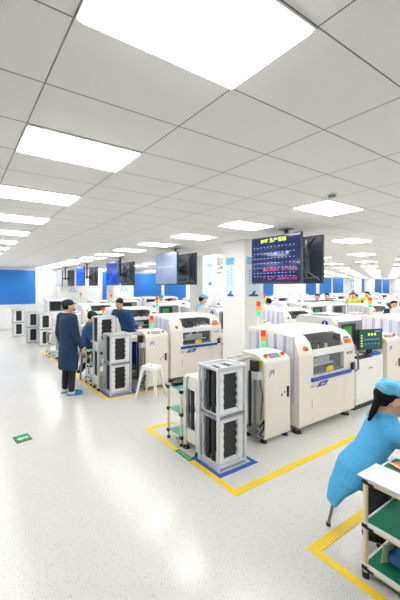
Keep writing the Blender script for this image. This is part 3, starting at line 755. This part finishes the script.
def head_prims(hc, Rm, s=1.0):
    def q(x, y, z): return V(hc)+Rm @ (V((x, y, z))*s)
    P = [('e', q(-.012, 0, .025), (.098*s, .076*s, .098*s), Rm), ('e', q(.022, 0, -.045), (.068*s, .058*s, .072*s), Rm),
         ('e', q(.062, 0, -.095), (.024*s, .028*s, .018*s), Rm), ('c', q(.082, 0, .012), .010*s, q(.104, 0, -.026), .014*s),
         ('e', q(.08, 0, -.062), (.016*s, .026*s, .014*s), Rm), ('e', q(.07, .036, -.02), (.022*s, .024*s, .02*s), Rm), ('e', q(.07, -.036, -.02), (.022*s, .024*s, .02*s), Rm),
         ('e', q(.074, 0, .036), (.014*s, .05*s, .012*s), Rm)]
    for y in (-1, 1): P.append(('e', q(-.005, y*.076, -.012), (.019*s, .010*s, .032*s), Rm))
    D = []
    for y in (-1, 1):
        D += [(q(.079, y*.032, .008), (.012*s, .016*s, .0085*s), Rm, 'eyew'), (q(.087, y*.031, .008), (.006*s, .0075*s, .0075*s), Rm, 'eye'), (q(.083, y*.034, .033), (.008*s, .022*s, .0045*s), Rm, 'hair')]
    D += [(q(.093, 0, -.058), (.008*s, .022*s, .0045*s), Rm, 'lip'), (q(.091, 0, -.066), (.008*s, .018*s, .005*s), Rm, 'lip')]
    return P, D
def rotm(yaw, pitch=0, roll=0):       # pitch > 0 looks down
    return (Matrix.Rotation(yaw, 3, 'Z') @ Matrix.Rotation(pitch, 3, 'Y') @ Matrix.Rotation(roll, 3, 'X'))
def person(label, base, J, cloth, headwear, vox=.012, hs=1.0, name='person', shoes='slip'):
    """J holds world joints: pelvis, chest, neck, head (centre), headR, sh/el/wr (pairs l, r), hip/knee/ank/toe pairs, yaw"""
    t = thing(name, label, 'person', base); inv = V(base)
    J = {k: (([V(x)-inv for x in v]) if isinstance(v, (list,)) else (V(v)-inv if isinstance(v, (tuple, Vector)) else v)) for k, v in J.items()}
    yw = J['yaw']; HR = J['headR']; f = V((math.cos(yw), math.sin(yw), 0)); lf = V((-math.sin(yw), math.cos(yw), 0))
    pel, che, nk, hd = J['pelvis'], J['chest'], J['neck'], J['head']
    P, D = head_prims(hd, HR, hs)
    P += [('c', nk, .056, hd+HR @ V((-.02, 0, -.05)), .05), ('l', [(pel-V((0, 0, .08)), .09, .13), (pel, .10, .145), ((pel+che)/2, .09, .125), (che, .10, .145), (che+(nk-che)*.7, .08, .13), (nk, .05, .06)], yw)]
    for i in (0, 1):
        sh, el, wr = J['sh'][i], J['el'][i], J['wr'][i]
        P += [('c', nk-(nk-che)*.25, .05, sh, .052), ('c', sh, .05, el, .038), ('c', el, .038, wr, .026)]
        hd_ = J['hand'][i] if 'hand' in J else (wr-el).normalized()
        pn = J['palm'][i] if 'palm' in J else -lf*(1 if i == 0 else -1)
        if 'hand' in J: hd_ = (J['hand'][i]+inv).normalized(); 
        if 'palm' in J: pn = (J['palm'][i]+inv)
        P += hand_prims(wr, hd_, pn, 1.0, .5)
        hp, kn, an, to = J['hip'][i], J['knee'][i], J['ank'][i], J['toe'][i]
        P += [('c', pel, .09, hp, .085), ('c', hp, .083, kn, .055), ('c', kn, .053, an, .036), ('c', an-V((0, 0, .03)), .034, to, .026)]
    body = blob('body', P, 'skin', vox, t, 2)
    add_detail(body, D)
    # clothes
    top, sleeve, hem, coat_name = cloth['top'], cloth.get('sleeve', 'long'), cloth.get('hem'), cloth.get('name', 'jacket')
    cr = cloth.get('bulk', 1.0)
    T = [('l', [(pel-V((0, 0, cloth.get('drop', .10))), .125*cr, .165*cr), (pel, .13*cr, .175*cr), ((pel+che)/2, .125*cr, .165*cr), (che, .13*cr, .178*cr), (che+(nk-che)*.6, .115*cr, .165*cr), (nk+V((0, 0, -.01)), .07, .075)], yw),
         ('l', [(nk-V((0, 0, .04)), .085, .095), (nk+V((0, 0, .028)), .066, .07)], yw)]
    if hem is not None:
        T.append(('l', [(V(c)-inv, a, b) for c, a, b in hem], yw))
    for i in (0, 1):
        sh, el, wr = J['sh'][i], J['el'][i], J['wr'][i]
        T += [('c', nk-(nk-che)*.3, .075, sh, .075*cr), ('c', che, .09, sh, .07)]
        if sleeve == 'long': T += [('c', sh, .072*cr, el, .060*cr), ('c', el, .060*cr, wr-(wr-el).normalized()*.015, .046*cr)]
        else: T += [('c', sh, .072*cr, sh+(el-sh)*.8, .066*cr)]
    blob(coat_name, T, top, vox, t, 3)
    kq = .82 if cr < .95 else 1.0
    Q = [('l', [(pel-V((0, 0, .09)), .11*kq, .15*kq), (pel+V((0, 0, .06)), .115*kq, .15*kq)], yw)]
    for i in (0, 1):
        hp, kn, an = J['hip'][i], J['knee'][i], J['ank'][i]
        Q += [('c', hp, .098*kq, kn, .072), ('c', kn, .072, an+V((0, 0, .02)), .058)]
    blob('trousers', Q, cloth.get('trousers', 'trouser'), vox, t, 2)
    for i in (0, 1):
        an, to = J['ank'][i], J['toe'][i]; dd = (to-an); dd.z = 0; dd.normalize()
        if shoes == 'slipper':
            MBs = blob('sock', [('c', an, .042, an-V((0, 0, .035)), .044), ('c', an-V((0, 0, .04))-dd*.03, .036, V((to.x, to.y, .042)), .034)], 'sock', .008, t)
            blob('slipper', [('c', an+dd*.09-V((0, 0, an.z-.045)), .05, an+dd*.16-V((0, 0, an.z-.036)), .045), ('l', [(an+dd*.06-V((0, 0, an.z-.002)), .15, .052), (an+dd*.06-V((0, 0, an.z-.018)), .15, .052)], math.atan2(dd.y, dd.x))], shoes_mat(cloth), .008, t)
        else:
            blob('shoe', [('c', an-V((0, 0, .03))-dd*.02, .045, to+V((0, 0, .008)), .04)], cloth.get('shoe', 'black'), max(.01, vox), t)
    hq = lambda x, y, z: hd+HR @ (V((x, y, z))*hs)
    if headwear == 'cap':
        blob('cap', [('e', hq(-.015, 0, .062), (.118*hs, .096*hs, .072*hs), HR), ('e', hq(-.07, 0, .05), (.06*hs, .08*hs, .05*hs), HR), ('e', hq(.095, 0, .045), (.06*hs, .07*hs, .012*hs), HR @ rotm(0, .18))], cloth.get('cap', 'cap'), .009, t)
        blob('hair', [('e', hq(-.035, 0, .0), (.083*hs, .079*hs, .062*hs), HR)], 'hair', .009, t)
    elif headwear == 'hair':
        blob('hair', [('e', hq(-.025, 0, .06), (.098*hs, .083*hs, .075*hs), HR), ('e', hq(-.05, 0, .01), (.068*hs, .080*hs, .06*hs), HR), ('e', hq(.045, 0, .105), (.045*hs, .066*hs, .026*hs), HR)], 'hair', .008, t)
    elif headwear == 'bouffant':
        blob('hair', [('e', hq(-.048, 0, .025), (.075*hs, .081*hs, .075*hs), HR), ('e', hq(-.06, 0, -.02), (.05*hs, .066*hs, .05*hs), HR), ('c', hq(.04, .062, .068), .016, hq(-.03, .074, .045), .015), ('c', hq(.045, -.058, .068), .016, hq(-.03, -.074, .045), .014), ('c', hq(.070, .0, .07), .018, hq(.05, -.05, .06), .018)] + cloth.get('tail', []), 'hair', .007, t)
        blob('bouffant_cap', [('e', hq(-.0, 0, .085), (.112*hs, .10*hs, .062*hs), HR @ rotm(0, -.14)), ('e', hq(-.065, 0, .066), (.055*hs, .085*hs, .055*hs), HR), ('e', hq(.055, 0, .09), (.075*hs, .085*hs, .045*hs), HR), ('e', hq(-.03, .05, .1), (.06, .05, .05), HR), ('e', hq(.01, -.06, .1), (.06, .045, .045), HR), ('e', hq(-.05, -.04, .108), (.05, .05, .035), HR), ('e', hq(.03, .03, .125), (.05, .05, .03), HR)], cloth.get('cap', 'bouf'), .007, t, 2)
    return t
def shoes_mat(c): return c.get('shoe', 'slip')
def standing(x, y, yaw, h=1.70, lean=0.0, head_yaw=0.0, head_pitch=0.0, head_roll=0.0, arms='down', foot_l=None, foot_r=None, reach=.0):
    k = h/1.70; f = V((math.cos(yaw), math.sin(yaw), 0)); l = V((-math.sin(yaw), math.cos(yaw), 0)); o = V((x, y, 0)); U = V((0, 0, 1))
    pel = o+U*.93*k-f*lean*.35; che = pel+(U*.33+f*lean*.6)*k; nk = che+(U*.20+f*(lean*.6+.0))*k; hd = nk+(U*.145+f*(.03+lean*.25))*k
    J = dict(yaw=yaw, pelvis=pel, chest=che, neck=nk, head=hd, headR=rotm(yaw+head_yaw, head_pitch, head_roll))
    J['sh'] = [nk-U*.055*k+l*s*.185*k-f*.01 for s in (1, -1)]
    if arms == 'down':
        J['el'] = [a-U*.30*k+l*s*.05-f*.02 for a, s in zip(J['sh'], (1, -1))]; J['wr'] = [e-U*.24*k+f*(.08)+l*s*.0 for e, s in zip(J['el'], (1, -1))]
    else:
        J['el'] = [a-U*.26*k+l*s*.06+f*.10 for a, s in zip(J['sh'], (1, -1))]; J['wr'] = [e+f*(.23+reach)*k-U*.06*k-l*s*.06 for e, s in zip(J['el'], (1, -1))]
    J['hip'] = [pel-U*.05+l*s*.09 for s in (1, -1)]
    J['ank'] = [V((o+l*s*.10).to_tuple())+U*.085 for s in (1, -1)]
    if foot_l: J['ank'][0] = V(foot_l)+U*.085
    if foot_r: J['ank'][1] = V(foot_r)+U*.085
    J['knee'] = [(hp+an)/2+f*.02+U*.02 for hp, an in zip(J['hip'], J['ank'])]
    J['toe'] = [an+f*.15-U*.05 for an in J['ank']]
    return J
# the standing man seen from behind
mx, my, my_ = 1.82, 5.38, math.radians(18)
J = standing(mx, my, my_, 1.69, lean=-.02, head_yaw=math.radians(-22), head_pitch=math.radians(-6))
J['el'][1] = J['el'][1]+V((.05, .02, 0)); J['wr'][1] = J['el'][1]+V((.10, -.01, -.22))
fy = math.radians(-8)
J['toe'][1] = J['ank'][1]+V((math.cos(fy)*.15, math.sin(fy)*.15, -.05))
pel = J['pelvis']
person('standing man in a long navy coat, dark cap and blue slippers, seen from behind', (mx, my, 0), J,
       dict(top='navy', hem=[((mx, my, .46), .165, .215), ((mx, my, .70), .165, .21), ((mx, my, .95), .15, .195)], name='coat', bulk=1.12, shoe='slip'), 'cap', vox=.009, shoes='slipper')

def seated(x, y, yaw, seat, lean, head_pitch, head_yaw=0, k=1.0):
    f = V((math.cos(yaw), math.sin(yaw), 0)); l = V((-math.sin(yaw), math.cos(yaw), 0)); U = V((0, 0, 1)); o = V((x, y, 0))
    pel = o+U*(seat+.11); che = pel+U*.30*math.cos(lean)+f*.30*math.sin(lean); nk = che+U*.20*math.cos(lean*1.2)+f*.20*math.sin(lean*1.2)
    hd = nk+U*.13+f*.06
    J = dict(yaw=yaw, pelvis=pel, chest=che, neck=nk, head=hd, headR=rotm(yaw+head_yaw, head_pitch))
    J['sh'] = [nk-U*.06+l*s*.17 for s in (1, -1)]
    J['el'] = [a-U*.24+l*s*.05+f*.12 for a, s in zip(J['sh'], (1, -1))]; J['wr'] = [e+f*.22-l*s*.05+U*.0 for e, s in zip(J['el'], (1, -1))]
    J['hip'] = [pel-U*.03+l*s*.09 for s in (1, -1)]
    J['knee'] = [h+f*.40+l*s*.03 for h, s in zip(J['hip'], (1, -1))]; J['ank'] = [V((q.x, q.y, .09)) for q in J['knee']]; J['toe'] = [a+f*.15-U*.05 for a in J['ank']]
    return J
# the seated man in a cap, short sleeves
sx, sy = 2.50, 6.22
J = seated(sx, sy, math.radians(-22), .56, .16, math.radians(18))
J['el'][1] = J['sh'][1]+V((.02, -.07, -.27)); J['wr'][1] = J['el'][1]+V((.13, -.14, -.14)); 
J['knee'][1] = J['hip'][1]+V((.25, -.10, -.16)); J['ank'][1] = V((2.38, 6.16, .20)); J['toe'][1] = V((2.28, 6.08, .17))
J['ank'][0] = V((2.70, 6.2, .26)); J['toe'][0] = V((2.84, 6.16, .23))
person('seated man in a dark cap and blue short sleeved shirt, working behind the stands', (sx, sy, 0), J, dict(top='navy2', sleeve='short', name='shirt', cap='cap', shoe='black', bulk=1.05), 'cap', vox=.010, shoes='x')
t = stool_thing('stool', 'tall stool under the seated man in a cap', (sx-.02, sy, 0), .555, .17, .13, 'steel')
# the bending man without a cap
J = standing(3.50, 6.18, math.radians(205), 1.66, lean=.24, head_yaw=math.radians(10), head_pitch=math.radians(24), head_roll=math.radians(-10), arms='fwd', reach=.02)
J['el'][0] = J['sh'][0]+V((.10, -.06, -.27)); J['wr'][0] = J['el'][0]+V((-.02, -.24, -.03))
person('bending bareheaded man in a navy jacket behind the white topped bench', (3.50, 6.18, 0), J, dict(top='navy2', name='jacket', shoe='black', bulk=1.08), 'hair', vox=.010)

# the seated woman at the right edge
wx, wy, wyaw = 2.86, 1.25, math.radians(-45)
J = seated(wx, wy, wyaw, .40, .20, math.radians(16))
f = V((math.cos(wyaw), math.sin(wyaw), 0)); l = V((-math.sin(wyaw), math.cos(wyaw), 0)); U = V((0, 0, 1))
J['pelvis'] = V((wx, wy, .50)); J['chest'] = J['pelvis']+U*.265+f*.15; J['neck'] = J['chest']+U*.170+f*.035
J['head'] = J['neck']+U*.122+f*.045
J['sh'] = [J['neck']-U*.085+f*.01+l*s*.15 for s in (1, -1)]
J['el'] = [J['sh'][0]+f*.16-U*.2+l*.03, J['sh'][1]+f*.17-U*.185-l*.04]
J['wr'] = [J['el'][0]+f*.19-l*.08+U*.0, J['el'][1]+f*.19+l*.05-U*.02]
J['hip'] = [J['pelvis']-U*.04+l*s*.085 for s in (1, -1)]
J['knee'] = [J['hip'][0]+f*.40-U*.02+l*.03, V((2.84, 1.085, .43))]
J['ank'] = [V((J['knee'][0].x, J['knee'][0].y, .09)), V((2.775, 1.12, .10))]; J['toe'] = [J['ank'][0]+f*.14-U*.05, V((2.85, 1.06, .04))]
hd, HR = J['head']-V((wx, wy, 0)), J['headR']
def hq(x, y, z): return hd+HR @ V((x, y, z))
tail = [('c', hq(-.085, -.01, .02), .024, hq(-.10, -.03, -.05), .025), ('c', hq(-.10, -.03, -.05), .025, hq(-.11, -.04, -.13), .023), ('c', hq(-.11, -.04, -.13), .023, hq(-.12, -.045, -.20), .012)]
back = -f
person('seated woman in a sky blue smock and puffy blue cap with a black ponytail', (wx, wy, 0), J,
       dict(top='smock', name='smock', trousers='trouser', shoe='black', tail=tail, bulk=.88, drop=.05,
            hem=[(V((wx, wy, .18))+back*.185+l*.0, .024, .085), (V((wx, wy, .29))+back*.145+l*.0, .045, .125), (V((wx, wy, .41))+back*.07-l*.01, .085, .165), (V((wx, wy, .52))+f*.0, .125, .175), (V((wx, wy, .66))+f*.09, .105, .155), (V((wx, wy, .78))+f*.14, .09, .14)]), 'bouffant', vox=.0065, shoes='x', hs=1.02)
t = thing('work_stool', 'low stool with thin metal legs under the seated woman', 'stool', (2.88, 1.28, 0), math.radians(20))
B('seat', 'grey', t, ((-.12, -.12, .35), (.12, .12, .385)), bev=.012)
for sx_ in (-1, 1):
    for sy_ in (-1, 1):
        p = C('leg', 'steel', t, (sx_*.10, sy_*.10, .36), (sx_*.16, sy_*.16, .02), .011); C('foot', 'rubber', p, (sx_*.16, sy_*.16, 0), (sx_*.16, sy_*.16, .025), .016)

# background people: shared joints, low detail
def bg(label, x, y, yaw, h, cloth, hw='hair', **k):
    J = standing(x, y, yaw, h, **k)
    return person(label, (x, y, 0), J, cloth, hw, vox=.018)
bg('man in a dark blue jacket standing behind the machines at the right edge', 11.35, 4.03, math.radians(215), 1.50, dict(top='navy', name='jacket', shoe='black'), arms='fwd')
bg('worker in a pale blue smock and blue cap behind the second printer', 5.74, 6.2, math.radians(-20), 1.70, dict(top='paleblue', name='smock', cap='bouf', shoe='black'), 'bouffant', lean=.08, head_pitch=.3)
bg('dark haired worker whose head shows just right of the pillar', 9.0, 6.45, math.radians(60), 1.54, dict(top='paper', name='coat', shoe='black'), 'hair')
bg('worker in a yellow green vest, left of the two far away', 14.4, 6.45, math.radians(200), 1.70, dict(top='vest', name='vest', shoe='black'), 'hair')
bg('worker in a yellow green vest, right of the two far away', 15.6, 6.45, math.radians(170), 1.72, dict(top='vest', name='vest', shoe='black'), 'hair')
bg('worker in black between the two in yellow green vests', 14.95, 6.5, math.radians(170), 1.62, dict(top='black', name='jacket', shoe='black'), 'hair', lean=.15)
bg('worker in a bright blue jacket left of the far yellow green vests', 11.8, 6.45, math.radians(200), 1.66, dict(top='blue', name='jacket', shoe='black'), 'hair', arms='fwd')
bg('worker in a dark jacket beside the one in bright blue, right of the hanging screens', 12.45, 6.45, math.radians(190), 1.68, dict(top='navy', name='jacket', shoe='black'), 'hair')
bg('worker in teal standing far off before the blue window', 6.6, 9.1, math.radians(240), 1.62, dict(top='tealcl', name='jacket', cap='tealcl', shoe='black'), 'cap')
bg('worker with a bare head beside the one in teal, far off', 7.1, 9.2, math.radians(250), 1.48, dict(top='orangecl', name='jacket', shoe='black'), 'hair')

# ------------------------------------------------------------------ the near bench at the right edge
t = thing('work_cart', 'cream pipe workbench with green shelves at the bottom right corner', 'workbench', (2.42, -.45, 0))
W, D = .46, 1.46
for x in (0, W):
    for y in (0, D):
        p = C('post', 'tube', t, (x, y, .03), (x, y, .665), .014); C('foot', 'rubber', p, (x, y, 0), (x, y, .04), .020)
for z, nm in ((.085, 'shelf'), (.365, 'shelf'), (.66, 'worktop')):
    s = B(nm, 'green', t, ((.0, -.0, z), (W, D, z+.014)))
    B('rim', 'wframe', s, ((-.014, -.014, z-.012), (.0, D+.014, z+.012)), ((W, -.014, z-.012), (W+.014, D+.014, z+.012)), ((0, -.014, z-.012), (W, .0, z+.012)), ((0, D, z-.012), (W, D+.014, z+.012)))
    g = MB()
    for x in (0, W): g.cyl((x, .02, z-.02), (x, D-.02, z-.02), .012)
    for y in (0, D): g.cyl((.02, y, z-.02), (W-.02, y, z-.02), .012)
    g.build('rail', 'tube', s)
    for x in (0, W):
        for y in (0, D):
            g = MB(); g.box((x-.018, y-.018, z-.030), (x+.018, y+.018, z+.0), .005); g.box((x-.014, y-.05 if y else y, z-.032), (x+.014, y if y else y+.05, z-.008), .004); g.box((x if x < .1 else x-.05, y-.014, z-.032), (x+.05 if x < .1 else x, y+.014, z-.008), .004)
            g.build('clamp', 'black', s)
        B('clip', 'black', s, ((x-.018, D-.42, z-.034), (x+.018, D-.38, z-.006)))
ztop = .675
tag(B('tray', 'paper', None, ((2.385, .655, ztop), (2.655, 1.045, ztop+.008)), bev=.002), 'white sheet board on the near corner of the green workbench', 'tray')
t = thing('circuit_board', 'round cornered board with orange top before the seated woman', 'circuit board', (2.80, .87, ztop), math.radians(-20))
B('carrier', 'red', t, ((-.11, -.10, 0), (.11, .10, .012)), bev=.004); B('board', 'pcb', t, ((-.095, -.085, .012), (.095, .085, .018)), bev=.002); B('rim', 'wframe', t, ((-.11, -.10, .012), (-.1, .1, .02)), ((-.11, -.1, .012), (.11, -.09, .02)))
g = MB(); g.prism([(.0, .0), (.30, .0), (.30, .18), (.16, .24), (0, .06)], 0, .006, 'y'); o = g.build('document_folder', 'paper', None); o.location = (2.53, .80, .3795); o.rotation_euler = (math.radians(-8), 0, math.radians(-30)); tag(o, 'white folder standing on the middle shelf of the green workbench', 'folder')
o = blob('cloth_bag', [('e', (2.62, .78, .175), (.13, .15, .075)), ('e', (2.66, .66, .17), (.12, .12, .07)), ('e', (2.57, .88, .15), (.07, .06, .05))], 'bagblue', .009, None, 2)
tag(o, 'crumpled blue cloth bag on the lowest shelf of the green workbench', 'bag')
g = MB(); g.prism([(0, 0), (.12, 0), (.14, .14), (.02, .12)], 0, .004, 'y'); o = g.build('document_sleeve', 'palegreen', None); o.location = (2.50, .955, .101); o.rotation_euler = (0, 0, math.radians(-25)); tag(o, 'pale green sleeve standing behind the blue bag', 'sleeve')
